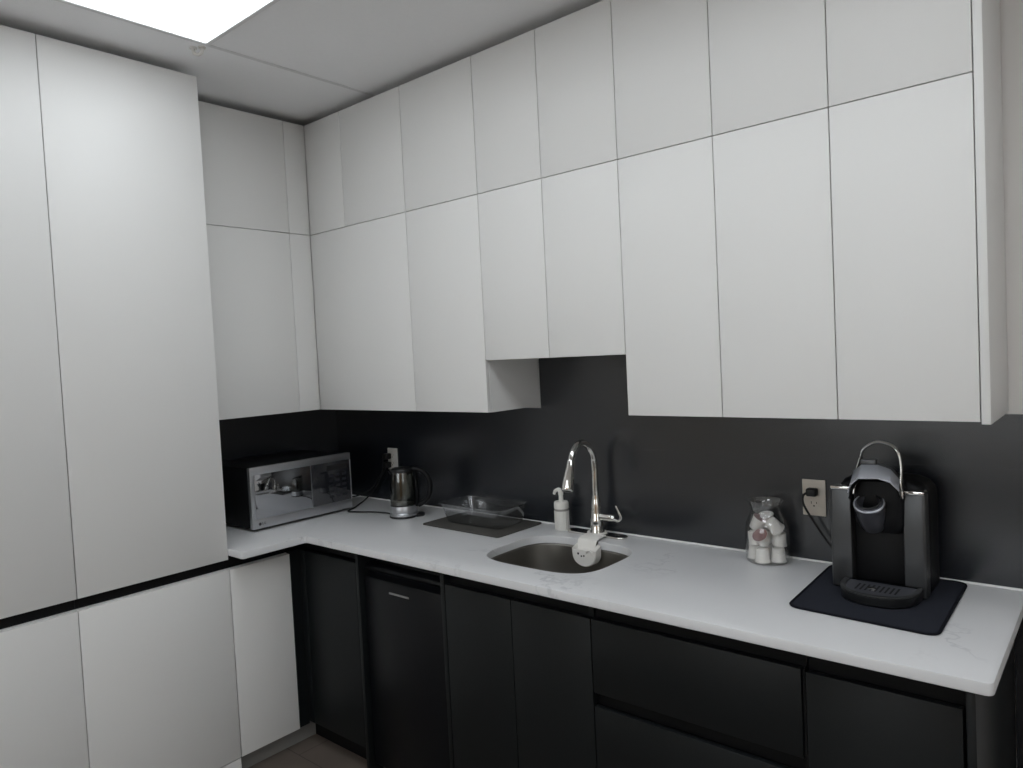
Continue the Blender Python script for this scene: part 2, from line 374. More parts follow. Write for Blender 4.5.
t = thing('base_cabinet', 'charcoal two-door base cabinet below the sink', 'cabinet', (1.73, -.3, 0), BG)
b = MB().box(1.4365, 2.036, -.03, -.01, .10, .86); b.box(1.4365, 2.036, -.615, -.03, .10, .118); b.box(2.02, 2.0385, -.615, -.01, .118, .86)
part('cabinet_body', b, dark, t)
part('gable', box(1.418, 1.4355, F - .001, -.01, 0, .8865, .0006), dark, t)
part('door', dark_front(1.437, 1.7355, .10, DTOP), dark, t); part('door', dark_front(1.7355, 2.0395, .10, DTOP), dark, t)
part('finger_channel', box(1.4365, 2.0385, -.609, -.60, DTOP - .03, .8865), black, t)
part('plinth', box(1.4365, 2.0385, -.575, -.556, 0, .098), black, t)

t = thing('base_cabinet', 'charcoal base cabinet with wide drawers, right of the sink cabinet', 'cabinet', (2.34, -.3, 0), BG)
part('cabinet_body', box(2.0405, 2.645, -.60, -.01, .10, .86), black, t)
part('drawer', dark_front(2.0405, 2.640, .6185, DTOP), dark, t); part('drawer', dark_front(2.0405, 2.640, .34, .5805), dark, t)
part('drawer', dark_front(2.0405, 2.640, .10, .305), dark, t)
part('finger_channel', box(2.0405, 2.645, -.609, -.6005, DTOP - .03, .8865), black, t); part('finger_channel', box(2.0405, 2.645, -.612, -.6005, .575, .625), black, t)
part('gable', box(2.642, 2.6475, F + .004, -.601, .10, .8365), black, t)
part('plinth', box(2.0405, 2.645, -.575, -.556, 0, .098), black, t)

t = thing('base_cabinet', 'charcoal single-door base cabinet at the right end of the counter', 'cabinet', (2.82, -.3, 0), BG)
part('cabinet_body', box(2.6485, 2.972, -.60, -.01, .10, .86), black, t)
part('door', dark_front(2.6485, 2.969, .10, DTOP - .004), dark, t)
part('finger_channel', box(2.6485, 2.972, -.609, -.6005, DTOP - .03, .8865), black, t)
part('end_gable', box(2.9745, 2.9915, F - .001, -.01, 0, .8865, .0006), dark, t)
part('plinth', box(2.6485, 2.972, -.575, -.556, 0, .098), black, t)

# ------------------------------------------------------------------ small fridge
t = thing('mini_fridge', 'small black undercounter fridge with a silver badge on its door', 'fridge', (1.19, -.3, 0))
part('body', box(.972, 1.406, -.565, -.05, .03, .835, .006), blackpl, t)
prof = [(-.568, .045), (-.568, .832), (-.600, .832), (-.612, .828), (-.616, .818), (-.600, .812), (-.594, .800), (-.604, .790), (-.618, .786), (-.622, .776), (-.622, .05), (-.618, .045)]
d = MB().loft([[(x, y + (0.004 if k in (0, 3) else 0), z) for y, z in prof] for k, x in enumerate((.974, .980, 1.398, 1.404))])
d = part('door', d, mat('fridge_black', (.004, .0045, .006), .35, spec=.25), t)
part('badge', box(1.122, 1.232, -.6245, -.622, .742, .7495, .0008), steel, d, 'thin silver badge')
for x in (1.0, 1.378):
    for y in (-.53, -.09): part('foot', MB().lathe([(.018, 0), (.018, .004), (.013, .008), (.013, .031)], (x, y, 0), 16), blackpl, t)

# ------------------------------------------------------------------ counter top
CT, CB = .9136, .8864
XI, YI, XE = .6686, -.6693, 3.0267
def arc(cx, cy, r, a0, a1, n=6): return [(cx + r * math.cos(a0 + (a1 - a0) * i / n), cy + r * math.sin(a0 + (a1 - a0) * i / n)) for i in range(n + 1)]
L = [(.0085, -.0085), (.0085, -.9490)]
L += arc(XI - .012, -.9490 + .012, .012, -PI / 2, 0, 4)
ri = .012; L += arc(XI + ri, YI - ri, ri, PI, PI / 2, 4)     # inside corner
L += arc(XE - .016, YI + .016, .016, -PI / 2, 0, 5) + [(XE, -.0085)]
def sink_outline(e=0.):
    """rounded bowl opening with bowed sides, counter-clockwise"""
    cx, cy, a, b = 1.7125, -.343, .2335 + e, .1915 + e; out = []; n = 72; p = 3.6
    for i in range(n):
        t = 2 * PI * i / n; c, s = math.cos(t), math.sin(t)
        out.append((cx + a * math.copysign(abs(c) ** (2 / p), c), cy + b * math.copysign(abs(s) ** (2 / p), s)))
    return out
H = sink_outline()
bm = bmesh.new()
def ring(pts, z): return [bm.verts.new((x, y, z)) for x, y in pts]
def wall(a, b):
    n = len(a)
    for i in range(n): bm.faces.new((a[i], a[(i + 1) % n], b[(i + 1) % n], b[i]))
ev = .0025
o0 = ring(offs(L, ev * .6), CB); o1 = ring(L, CB + ev * .6); o2 = ring(L, CT - ev); o3 = ring(offs(L, ev * .3), CT - ev * .3); o4 = ring(offs(L, ev), CT)
for a, b in ((o0, o1), (o1, o2), (o2, o3), (o3, o4)): wall(a, b)
h0 = ring(H, CB); h1 = ring(H, CT - .002); h2 = ring(sink_outline(.002), CT)
wall(h0, h1); wall(h1, h2)
def fill(a, b):
    es = []
    for lp in (a, b):
        for i in range(len(lp)):
            e = bm.edges.get((lp[i], lp[(i + 1) % len(lp)])); es.append(e)
    bmesh.ops.triangle_fill(bm, edges=es, use_beauty=True)
fill(o4, h2); fill(o0, h0)
bmesh.ops.recalc_face_normals(bm, faces=bm.faces)
ct = tag(obj('countertop', bm, quartzm), 'white veined quartz countertop running in an L from tall cabinet past the sink', 'countertop')
sb = MB().tube([(.02, -.011, CT + .001), (XE - .002, -.011, CT + .001)], .0042, 8); sb.tube([(.011, -.02, CT + .001), (.011, -.945, CT + .001)], .0042, 8)
part('sealant_bead', sb, seal, ct, 'white sealant line along the backsplash')

CT = .914; CB = .8868     # things rest just above the stone
# ------------------------------------------------------------------ sink
t = thing('kitchen_sink', 'undermounted stainless steel sink bowl in the white counter', 'sink', (1.7125, -.343, .70))
def so(e, z): return [(x, y, z) for x, y in sink_outline(e)]
b = MB().loft([so(.022, .885), so(.003, .885), so(-.002, .880), so(-.008, .80), so(-.014, .74), so(-.024, .722), so(-.045, .714), so(-.11, .710), so(-.16, .708)], cap0=False)
o = part('basin', b, sinkst, t)
sm = o.modifiers.new('thickness', 'SOLIDIFY'); sm.thickness = .0012; sm.offset = -1
part('drain', MB().lathe([(.0, .7088), (.018, .709), (.03, .7095), (.043, .7125), (.043, .7082)], (1.7125, -.30, 0), 32, cap0=False, cap1=False), chrome, t)

# ------------------------------------------------------------------ faucet
fx, fy = 1.69, -.066
t = thing('kitchen_faucet', 'chrome gooseneck pull-down faucet behind the sink', 'faucet', (fx, fy, CT))
part('deck_plate', MB().prism(rrect(1.558, 1.822, fy - .032, fy + .026, .0285, 8), CT, CT + .008, .003), chrome, t)
part('faucet_body', MB().lathe([(.029, .008), (.0285, .014), (.025, .022), (.0235, .05), (.024, .06), (.0215, .066), (.0205, .09), (.0165, .13), (.0138, .15), (.0138, .152)], (fx, fy, CT), 32), chrome, t)
neck = smooth_path([(fx, fy, 1.06), (fx, fy, 1.12), (fx, fy, 1.175), (fx, fy - .006, 1.215), (fx, fy - .030, 1.252), (fx, fy - .070, 1.2735), (fx, fy - .105, 1.268), (fx, fy - .134, 1.245), (fx, fy - .150, 1.215)], 6)
part('neck', MB().tube(neck, .0122, 16), chrome, t)
a = Vector((fx, -.2145, 1.2195)); bq = Vector((fx, -.2480, 1.1125)); dv = (bq - a)
part('spray_head', MB().tube([a, a + dv * .03, a + dv * .25, a + dv * .55, a + dv * .9, a + dv * .97, bq], [.0125, .0138, .0150, .0192, .0228, .0228, .0205], 20), chrome, t)
part('spray_nozzle', MB().tube([bq + dv * .001, bq + dv * .035], [.019, .0175], 20), blackpl, t)
hv = MB().tube([(fx + .014, fy, .985), (fx + .05, fy, .985), (fx + .074, fy - .001, .985), (fx + .082, fy - .001, .985)], [.013, .0135, .0135, .010], 18)
part('valve', hv, chrome, t)
part('handle_lever', MB().tube(smooth_path([(fx + .078, fy - .002, .980), (fx + .098, fy - .004, .978), (fx + .112, fy - .006, .992), (fx + .106, fy - .010, 1.012), (fx + .096, fy - .014, 1.036)], 5), [.0062] * 5 + [.0055] * 10 + [.0042] * 6, 10), chrome, t)

# sponge holder slung over the faucet base
t = thing('sponge_holder', 'white silicone sponge holder hung from the faucet base into the sink', 'sponge holder', (1.712, -.15, CT))
sx = 1.7125
strap = [(fy + .016, CT + .0145), (fy - .030, CT + .0145), (-.125, CT + .0085), (-.150, CT + .0075), (-.162, CT - .002), (-.165, CT - .020)]
st = MB()
fl = [(-.1005, CT + .0086), (-.125, CT + .0078), (-.148, CT + .0062), (-.160, CT + .0005), (-.1645, CT - .012), (-.1652, CT - .024)]
st.loft([[(x, y, z + .0035) for y, z in fl] + [(x, y - (.0 if k < 3 else .0035), z) for k, (y, z) in enumerate(fl)][::-1] for x in (1.669, 1.672, 1.748, 1.751)])
st.lathe([(.0305, .0085), (.0375, .0085), (.0385, .010), (.0375, .0122), (.0305, .0122), (.0305, .0085)], (fx, fy, CT), 32, cap0=False, cap1=False)
part('strap', st, whitepl, t)
ux0, ux1, zt, zb_ = 1.668, 1.772, .905, .829
ur = (ux1 - ux0) / 2; uc = (ux0 + ux1) / 2
U = [(ux0, zt), (ux0, zb_ + ur * .85)] + [(uc + ur * math.cos(PI + PI * i / 16), zb_ + ur * .85 + ur * .85 * math.sin(PI + PI * i / 16)) for i in range(1, 16)] + [(ux1, zb_ + ur * .85), (ux1, zt)]
yb, yf = -.1655, -.206
pb = MB()
def urow(y, e): return [(uc + (x - uc) * (1 - e / ur), y, zt - (zt - z) * (1 - e / .09) if z < zt else zt) for x, z in U]
pb.loft([urow(yb, .004), urow(yb - .003, 0), urow(yf + .004, 0), urow(yf, .004)])
for v in pb.bm.verts:
    if v.co.z > zt - 1e-4: v.co.z -= .014 * max(0, min(1, (yb - v.co.y) / (yb - yf)))
bmq = pb.bm; bmq.faces.ensure_lookup_table()
tops = [f for f in bmq.faces if all(v.co.z > zt - .016 for v in f.verts) and len(f.verts) == 4 and abs(f.normal.z) > .5]
r = bmesh.ops.inset_region(bmq, faces=tops, thickness=.005, depth=0)
bmq.faces.ensure_lookup_table()
vs = set(v for f in tops for v in f.verts)
for v in vs: v.co.z -= .020
part('pouch', pb, whitepl, t)
dd = MB()
for (x, z, q) in ((1.697, .876, .0042), (1.711, .868, .0034), (1.722, .870, .0034)):
    dd.lathe([(q, 0), (q, .0008)], (0, 0, 0), 12, M=Matrix.Translation((x, yf + .0002, z)) @ Matrix.Rotation(PI / 2, 4, 'X'))
part('face_dot', dd, slot, t)  # dark dots of the holder's small face, laid on the surface
part('pull_loop', MB().tube(smooth_path([(1.734, -.204, .880), (1.738, -.2070, .889), (1.747, -.2078, .893), (1.756, -.2070, .888), (1.760, -.204, .880)], 5), .0042, 8), whitepl, t)

# ------------------------------------------------------------------ soap dispenser
sx, sy = 1.525, -.066
t = thing('soap_dispenser', 'white ribbed pump soap bottle beside the faucet', 'soap dispenser', (sx, sy, CT))
prof = [(.027, 0), (.029, .003), (.029, .076)]
seg = 64; rings = []
for r0, z in prof: rings.append([(sx + (r0 + .0007 * math.cos(16 * 2 * PI * i / seg)) * math.cos(2 * PI * i / seg), sy + (r0 + .0007 * math.cos(16 * 2 * PI * i / seg)) * math.sin(2 * PI * i / seg), CT + z) for i in range(seg)])
part('bottle', MB().loft(rings), ceram, t)
part('band', MB().lathe([(.0282, .0762), (.0275, .080), (.0282, .0845)], (sx, sy, CT), 32), greyb, t, 'grey band below the collar')
part('collar', MB().lathe([(.0285, .0848), (.029, .087), (.029, .106), (.026, .112), (.012, .113)], (sx, sy, CT), 32), ceram, t)
p = MB().lathe([(.0095, .113), (.0085, .135), (.010, .137), (.0105, .150), (.0085, .156)], (sx, sy, CT), 20)
p.tube(smooth_path([(sx + .004, sy, CT + .153), (sx - .010, sy - .004, CT + .158), (sx - .021, sy - .008, CT + .152), (sx - .026, sy - .010, CT + .140)], 5), [.0085] * 6 + [.0068] * 6 + [.0055] * 4, 12)
part('pump', p, ceram, t)

# ------------------------------------------------------------------ drying mat and clear container
dm = rrect(-.219, .219, -.137, .137, .014, 5); Mr = Matrix.Translation((1.176, -.160, CT)) @ Matrix.Rotation(math.radians(-1.2), 4, 'Z')
tag(obj('drying_mat', MB().prism(dm, 0, .006, .002, M=Mr), matg), 'dark grey microfibre drying mat between kettle and sink', 'mat')
t = thing('food_container', 'clear plastic rectangular container standing empty on the grey drying mat', 'container', (1.182, -.146, CT + .006))
cc = (1.182, -.146)
def cr(hx, hy, r, z): return [(cc[0] + x, cc[1] + y, CT + .006 + z) for x, y in rrect(-hx, hx, -hy, hy, r, 5)]
b = MB().loft([cr(.140, .074, .022, .0), cr(.148, .082, .024, .005), cr(.172, .096, .024, .080), cr(.170, .094, .023, .080), cr(.146, .080, .022, .007), cr(.139, .073, .021, .002)])
part('tub', b, plast_clear, t)
b = MB().loft([cr(.172, .096, .024, .0805), cr(.180, .104, .028, .0805), cr(.181, .105, .029, .0840), cr(.171, .095, .0235, .0840), cr(.172, .096, .024, .0805)], False, False)
part('rim', b, plast_clear, t)

# ------------------------------------------------------------------ kettle
kx, ky = .757, -.216; rv = Vector((.761, .649, 0))
t = thing('electric_kettle', 'glass electric kettle with black handle beside the microwave', 'kettle', (kx, ky, CT))
b = MB().lathe([(.062, 0), (.0645, .002), (.0645, .006), (.060, .008)], (kx, ky, CT), 40)
q = Vector((kx, ky, 0)) + rv * .066
b.lathe([(.026, 0), (.027, .003), (.027, .011), (.023, .014)], (q.x, q.y, CT), 24)
part('power_base', b, blackpl, t)
part('base_ring', MB().lathe([(.0600, .0082), (.0640, .0095), (.0640, .015), (.0600, .0185), (.057, .0235)], (kx, ky, CT), 40), silver, t, 'silver ring')
part('steel_band', MB().lathe([(.0585, .024), (.0590, .026), (.0585, .050), (.0575, .052)], (kx, ky, CT), 40), silver, t, 'brushed steel band round the bottom')
part('band_trim', MB().lathe([(.0578, .0522), (.0588, .053), (.0585, .056), (.057, .057)], (kx, ky, CT), 40), blackpl, t)
part('glass_body', MB().lathe([(.0575, .0572), (.0575, .08), (.0565, .12), (.0535, .165), (.0505, .195), (.049, .205), (.0465, .205), (.048, .195), (.051, .165), (.054, .12), (.055, .08), (.055, .0575)], (kx, ky, CT), 48, cap0=False, cap1=False), glass_smoke, t, 'smoked clear glass body')
l = MB().lathe([(.046, .196), (.0505, .2052), (.0515, .209), (.0500, .214), (.044, .219), (.0, .222)], (kx, ky, CT), 40, cap1=False)
part('lid', l, blackpl, t)
sp = -rv
b = MB().loft([[Vector((kx, ky, CT + z)) + sp * (.0475 + d) + Vector((-rv.y, rv.x, 0)) * w for d, w in ((0, -.02), (e, -.006), (e, .006), (0, .02))] for z, e in ((.190, .002), (.205, .012), (.213, .018))])
part('spout', b, glass_smoke, t)
hp = [Vector((kx, ky, CT + z)) + rv * d for d, z in ((.036, .209), (.058, .211), (.086, .203), (.108, .182), (.121, .152), (.122, .118), (.113, .086), (.092, .063), (.066, .050))]
part('handle', MB().tube(smooth_path(hp, 5), .0155, 14, flat=((-rv.y, rv.x, 0), .78)), blackmt, t)
hp = [Vector((kx, ky, CT + z)) + rv * d for d, z in ((.058, .046), (.0625, .075), (.063, .12), (.061, .165), (.056, .205))]
part('handle_spine', MB().tube(smooth_path(hp, 4), .021, 14, flat=((-rv.y, rv.x, 0), .5)), blackmt, t)
cpts = [(.697, -.235, CT + .006), (.64, -.222, CT + .0045), (.57, -.240, CT + .0045), (.505, -.272, CT + .0045), (.455, -.290, CT + .0045), (.428, -.270, CT + .0045), (.405, -.222, CT + .0045), (.36, -.160, CT + .0045), (.31, -.090, CT + .005), (.29, -.040, CT + .02), (.32, -.024, .97), (.40, -.028, 1.06), (.432, -.036, 1.094)]
cd = part('power_cord', MB().tube(smooth_path(cpts, 6), .0036, 8), cordm, t, 'black power cord running across the counter to the outlet')
part('plug', MB().box(.418, .452, -.050, -.0165, 1.084, 1.114, .006, 3), cordm, cd)

# ------------------------------------------------------------------ outlets
def outlet(x0, z1, m, label, inner):
    t = thing('wall_outlet', label, 'outlet', (x0 + .0355, -.008, z1 - .057), 'duplex wall outlets')
    part('cover_plate', box(x0, x0 + .071, -.0135, -.0083, z1 - .114, z1, .002), m, t)
    for z in (z1 - .0375, z1 - .0765):
        q = part('socket', MB().prism(rrect(-.017, .017, -.0145, .0145, .012, 6), 0, .0016, .0006, M=Matrix.Translation((x0 + .0355, -.0136, z)) @ Matrix.Rotation(PI / 2, 4, 'X')), m, t)
        s = MB().box(x0 + .0265, x0 + .0285, -.0156, -.0150, z, z + .008); s.box(x0 + .0425, x0 + .0445, -.0156, -.0150, z + .001, z + .007)
        s.lathe([(.0026, 0), (.0026, .0006)], (0, 0, 0), 10, M=Matrix.Translation((x0 + .0355, -.0150, z - .006)) @ Matrix.Rotation(PI / 2, 4, 'X'))
        part('slot', s, slot, q)
    part('screw', MB().lathe([(.003, 0), (.003, .001)], (0, 0, 0), 10, M=Matrix.Translation((x0 + .0355, -.0136, z1 - .057)) @ Matrix.Rotation(PI / 2, 4, 'X')), m, t)
outlet(.4205, 1.180, plateg, 'pale wall outlet with two black plugs behind the kettle', None)
outlet(2.4430, 1.1742, plate, 'beige wall outlet with one black plug between pod jar and coffee maker', None)

# ------------------------------------------------------------------ microwave
t = thing('microwave', 'silver mirror-front microwave standing in the corner on the counter', 'microwave', (.21, -.497, CT))
my0, my1, mz0, mz1, mxf = -.757, -.238, .926, 1.188, .4159
part('casing', box(.035, .392, my0 + .004, my1 - .004, mz0, mz1 - .002, .006), blackmt, t)
for x in (.07, .36):
    for y in (my0 + .05, my1 - .05): part('foot', MB().lathe([(.016, .0004), (.016, .0125)], (x, y, CT), 16), blackpl, t)
# silver frame round the front, a loft following a rounded rectangle with an opening in it
part('front_frame', MB().box(.3925, mxf - .004, my0 + .001, my1 - .001, mz0, mz1, .003)
     .box(mxf - .006, mxf, my0, my1, 1.157, mz1, .002).box(mxf - .006, mxf, my0, my1, mz0, .9665, .002)
     .box(mxf - .006, mxf, my0, my0 + .020, .9667, 1.1568, .001).box(mxf - .006, mxf, my1 - .005, my1, .9667, 1.1568, .001), silver, t)
part('door', box(mxf - .005, mxf - .0015, my0 + .0208, -.4585, .967, 1.1565, .0008), mirror, t, 'mirrored glass door')
part('door_edge', box(mxf - .0055, mxf - .0006, -.458, -.4555, .967, 1.1565), silver, t)
cp = part('control_panel', box(mxf - .005, mxf - .0015, -.455, my1 - .0055, .967, 1.1565, .0008), panelgl, t, 'glossy black control panel')
kb = MB()
for i in range(5):
    for j in range(3): kb.box(mxf - .0016, mxf - .0011, -.362 + j * .036, -.338 + j * .036, 1.088 - i * .024, 1.100 - i * .024)
part('keypad', kb, mat('key_grey', (.022, .023, .028), .35), cp)
part('display_window', box(mxf - .0016, mxf - .0011, -.372, -.26, 1.118, 1.142), slot, cp)
def text_mesh(body, size, M, depth=.0004):
    cu = bpy.data.curves.new('t', 'FONT'); cu.body = body; cu.size = size; cu.extrude = depth; cu.align_x = 'LEFT'; cu.align_y = 'CENTER'
    o = bpy.data.objects.new('t', cu); C.objects.link(o); bpy.context.view_layer.update()
    me = o.to_mesh(); b = bmesh.new(); b.from_mesh(me); o.to_mesh_clear(); bpy.data.objects.remove(o); bpy.data.curves.remove(cu)
    bmesh.ops.transform(b, matrix=M, verts=b.verts); return b
Mx = Matrix(((0, 0, 1, mxf), (1, 0, 0, 0), (0, 1, 0, 0), (0, 0, 0, 1)))   # text x -> +y, text y -> +z
lg = MB(); lg.merge(text_mesh('LG', .015, Matrix.Translation((0, -.713, .946)) @ Mx))
lg.lathe([(.0065, -.0003), (.0065, .0006)], (0, 0, 0), 24, M=Matrix.Translation((mxf, -.7225, .946)) @ Matrix.Rotation(PI / 2, 4, 'Y'))
part('logo', lg, mat('logo_dark', (.03, .025, .03), .5), t)
cpts = [(.20, my1 - .004, 1.0), (.20, -.20, .965), (.215, -.14, CT + .024), (.25, -.08, CT + .024), (.31, -.036, .975), (.385, -.026, 1.06), (.415, -.038, 1.128), (.432, -.040, 1.136)]
cd = part('power_cord', MB().tube(smooth_path(cpts, 6), .0036, 8), cordm, t)
part('plug', MB().box(.420, .454, -.052, -.0165, 1.127, 1.156, .006, 3), cordm, cd)

# ------------------------------------------------------------------ jar with coffee pods
jx, jy = 2.352, -.083
t = thing('glass_jar', 'clear glass jar with flared mouth full of white coffee pods', 'jar', (jx, jy, CT))
jp = [(.054, 0), (.062, .003), (.0665, .010), (.0675, .03), (.0665, .10), (.0625, .125), (.053, .148), (.0465, .162), (.0465, .172), (.053, .190), (.056, .197), (.0535, .197), (.0505, .190), (.044, .172), (.044, .162), (.0505, .147), (.060, .124), (.064, .10), (.065, .03), (.064, .012), (.058, .0065), (.0, .006)]
part('jar_body', MB().lathe(jp, (jx, jy, CT), 56, cap1=False), glass_clear, t)
fv = Vector((.365, -.931, 0)); rr = Vector((.931, .365, 0))
def pod(label, a, b, z, tilt, azim, lidm, flip=False):
    """a: right, b: towards the viewer; tilt from upright (deg) towards azim (0 = viewer, 90 = right)"""
    pos = Vector((jx, jy, CT + z)) + rr * a + fv * b
    t = thing('coffee_pod', label, 'coffee pod', pos, 'white coffee pods in the jar')
    ax = (fv * math.cos(math.radians(azim)) + rr * math.sin(math.radians(azim)))
    R = Matrix.Rotation(math.radians(tilt), 4, Vector((0, 0, 1)).cross(ax))
    if flip: R = R @ Matrix.Rotation(PI, 4, 'X')
    M = Matrix.Translation(pos) @ R
    cup = MB().lathe([(.0150, -.0215), (.0178, -.0205), (.0188, -.0185), (.0222, .017), (.0226, .0185), (.0243, .0185), (.0243, .0200)], (0, 0, 0), 28, M=M)
    part('cup', cup, podm, t)
    part('foil_lid', MB().lathe([(.0238, .0201), (.0236, .0206), (.0, .0208)], (0, 0, 0), 28, M=M, cap1=False), lidm, t, 'mauve foil lid' if lidm is podmauve else None)
    return t, M
W, MV = podlid, podmauve
z1 = .0285
pod('white coffee pod standing at the bottom right front of the jar', .0320, .0200, z1, 0, 0, W, True)
pod('white coffee pod standing at the bottom front centre of the jar', -.0155, .0345, z1, 0, 0, W, True)
pod('white coffee pod standing at the bottom left of the jar', -.0375, -.0085, z1, 0, 0, W, True)
pod('white coffee pod at the bottom back of the jar behind the front pods', .0055, -.0330, z1, 0, 0, W, True)
z2 = .0735
pod('white coffee pod with mauve lid leaning at the front of the heap', -.0150, .0290, .0800, 44, 330, MV)
pod('white coffee pod upright in the second layer at the right', .0370, -.0020, z2, 6, 60, W, True)
pod('white coffee pod in the second layer at the left', -.0370, -.0050, z2 + .002, 10, 270, W, True)
pod('white coffee pod hidden at the back of the second layer', .0020, -.0340, z2, 0, 0, W)
pod('white coffee pod tilted towards the upper left, at the top right of the heap', .0220, .0120, .1180, 42, 300, W, True)
pod('white coffee pod with mauve lid at the top left of the heap', -.0270, -.0040, .1210, 30, 70, MV)
pod('white coffee pod lying on top of the heap below the neck of the jar', .0010, -.0260, .1270, 16, 330, W)

# ------------------------------------------------------------------ coffee mat and coffee maker
cm = [(2.543, -.456), (2.899, -.474), (2.893, -.024), (2.529, -.028)]
def round_poly(P, r, n=6):
    out = []
    for i in range(len(P)):
        p, q, s = Vector(P[i - 1]), Vector(P[i]), Vector(P[(i + 1) % len(P)])
        a = q + (p - q).normalized() * r; b = q + (s - q).normalized() * r
        for k in range(n + 1):
            u = k / n; out.append(tuple((1 - u) ** 2 * a + 2 * u * (1 - u) * q + u * u * b))
    return out
cmr = round_poly(cm, .035)
t = thing('coffee_mat', 'black fabric mat with bound edge under the coffee maker', 'mat', (2.715, -.24, CT))
part('mat_sheet', MB().prism(offs(cmr, .003), CT, CT + .0045, .001), matn, t)
pp = [(x, y, CT + .0032) for x, y in offs(cmr, .0035)]
rings = []
n = len(pp)
for i in range(n):
    tv = (Vector(pp[(i + 1) % n]) - Vector(pp[i - 1])).normalized(); u = Vector((-tv.y, tv.x, 0))
    rings.append([Vector(pp[i]) + .0042 * math.cos(2 * PI * q / 8) * u + .0031 * math.sin(2 * PI * q / 8) * Vector((0, 0, 1)) for q in range(8)])
part('binding', MB().loft(rings + [rings[0]], False, False), piping, t)

KZ = CT + .0049
t = thing('coffee_maker', 'grey and black single-serve coffee maker with raised handle at the right end of the counter', 'coffee maker', (2.716, -.17, KZ))
# housing: black rear body, rounded over at the top
hb = MB(); rng = []
for z, e in ((KZ, .004), (KZ + .006, 0), (1.17, 0), (1.195, .004), (1.212, .016), (1.222, .034), (1.226, .055)):
    rng.append([(x, y, z) for x, y in rrect(2.597 + e, 2.830 - e, -.195 + e * .6, -.040 - e * .8, .03, 5)])
hb.loft(rng); part('housing', hb, blackmt, t)
for x0, x1 in ((2.5945, 2.6495), (2.7790, 2.8315)):
    c = MB(); c.prism(rrect(x0, x1, -.238, -.1965, [.008 if x0 < 2.6 else .003, .003 if x0 < 2.6 else .008, .002, .002], 5), KZ + .004, 1.1945, .003)
    part('front_column', c, keurg, t, 'slate grey front column')
part('column_cap', MB().box(2.5960, 2.648, -.2375, -.20, 1.1945, 1.2035, .003), chrome, t); part('column_cap', MB().box(2.7805, 2.8300, -.2375, -.20, 1.1945, 1.2035, .003), chrome, t)
part('centre_panel', box(2.650, 2.7785, -.205, -.196, KZ + .02, 1.12, .001), blackmt, t, 'black panel behind the cup space')
# drip tray: flat back, bowed front
def tray(e, z):
    pts = []; n = 18
    for i in range(n + 1):
        a = PI + PI * i / n; pts.append((2.7255 + (.096 - e) * math.copysign(abs(math.cos(a)) ** .75, math.cos(a)), -.266 + (.094 - e) * math.sin(a)))
    pts += [(2.8215 - e, -.2395), (2.6295 + e, -.2395)]
    return [(x, y, z) for x, y in pts]
dt_ = part('drip_tray', MB().loft([tray(.006, KZ), tray(.001, KZ + .004), tray(0, KZ + .024), tray(.002, KZ + .026)]), blackpl, t)
part('tray_rim', MB().loft([tray(.001, KZ + .0262), tray(-.001, KZ + .0275), tray(-.001, KZ + .0305), tray(.002, KZ + .032), tray(.012, KZ + .0305), tray(.014, KZ + .0262)], cap0=False, cap1=False), keurg, dt_)
gr = MB().loft([tray(.0145, KZ + .0262), tray(.0145, KZ + .0285)])
part('drip_grate', gr, keurd, dt_)
sl = MB()
for i in range(9): sl.box(2.674 + i * .012, 2.679 + i * .012, -.318, -.266, KZ + .0286, KZ + .0289)
part('grate_slot', sl, slot, dt_)
part('tray_stud', MB().lathe([(.008, .0287), (.008, .0305), (.005, .0315)], (2.712, -.294, KZ), 16, sx=1.3), chrome, dt_)
# brew head: pod holder with open mouth, arms, raised lid and loop handle
hx = 2.7045
TM = Matrix.Translation((hx, -.272, 1.1745)) @ Matrix.Rotation(math.radians(31), 4, 'X')
ph = MB().lathe([(.020, -.092), (.027, -.090), (.0305, -.080), (.0355, -.035), (.0375, -.018), (.0390, -.014), (.0390, -.008), (.0365, -.006), (.033, -.006), (.031, -.003), (.0265, -.003), (.0245, -.008), (.021, -.045), (.0, -.047)], (0, 0, 0), 40, M=TM, cap1=False)
ph = part('pod_holder', ph, keurd, t)
part('holder_rim', MB().lathe([(.0365, -.0055), (.0388, -.0075), (.0385, -.0045), (.0365, -.003), (.0345, -.0055)], (0, 0, 0), 40, M=TM, cap0=False, cap1=False), lidsil, ph, 'shiny rim round the pod opening')
part('pod_well_ring', MB().lathe([(.0265, -.0025), (.030, -.0005), (.0295, .002), (.0265, .002), (.0255, -.0025)], (0, 0, 0), 32, M=TM, cap0=False, cap1=False), keurg, ph)
hd = MB().loft([[(x, y, z) for x, y in rrect(2.658 + e, 2.786 - e, -.252 + f_, -.19, .020, 6)] for z, e, f_ in ((1.085, .014, .02), (1.11, .002, .004), (1.19, 0, 0), (1.224, .004, .004), (1.232, .012, .012))])
part('head_block', hd, blackmt, t)
LOW = [(2.662, 1.184), (2.664, 1.202), (2.673, 1.225), (2.690, 1.242), (2.739, 1.245), (2.768, 1.237), (2.788, 1.216), (2.795, 1.190)]
UPP = [(2.662, 1.204), (2.662, 1.226), (2.669, 1.251), (2.688, 1.268), (2.727, 1.270), (2.757, 1.260), (2.776, 1.236), (2.783, 1.206)]
def sh(P, k, dz, y): return [(2.726 + (x - 2.726) * k, y, 1.19 + (z - 1.19) * k + dz) for x, z in P]
lid = MB().loft([sh(LOW, .90, 0, -.290), sh(LOW, .96, 0, -.308), sh(UPP, .985, 0, -.2615), sh(UPP, .97, .002, -.225), sh(UPP, .80, .006, -.200)], cap0=False, cap1=True, closed=False)
lo = part('lid', lid, blackpl, t, 'raised dark lid hood')
sm = lo.modifiers.new('thickness', 'SOLIDIFY'); sm.thickness = .003; sm.offset = -1
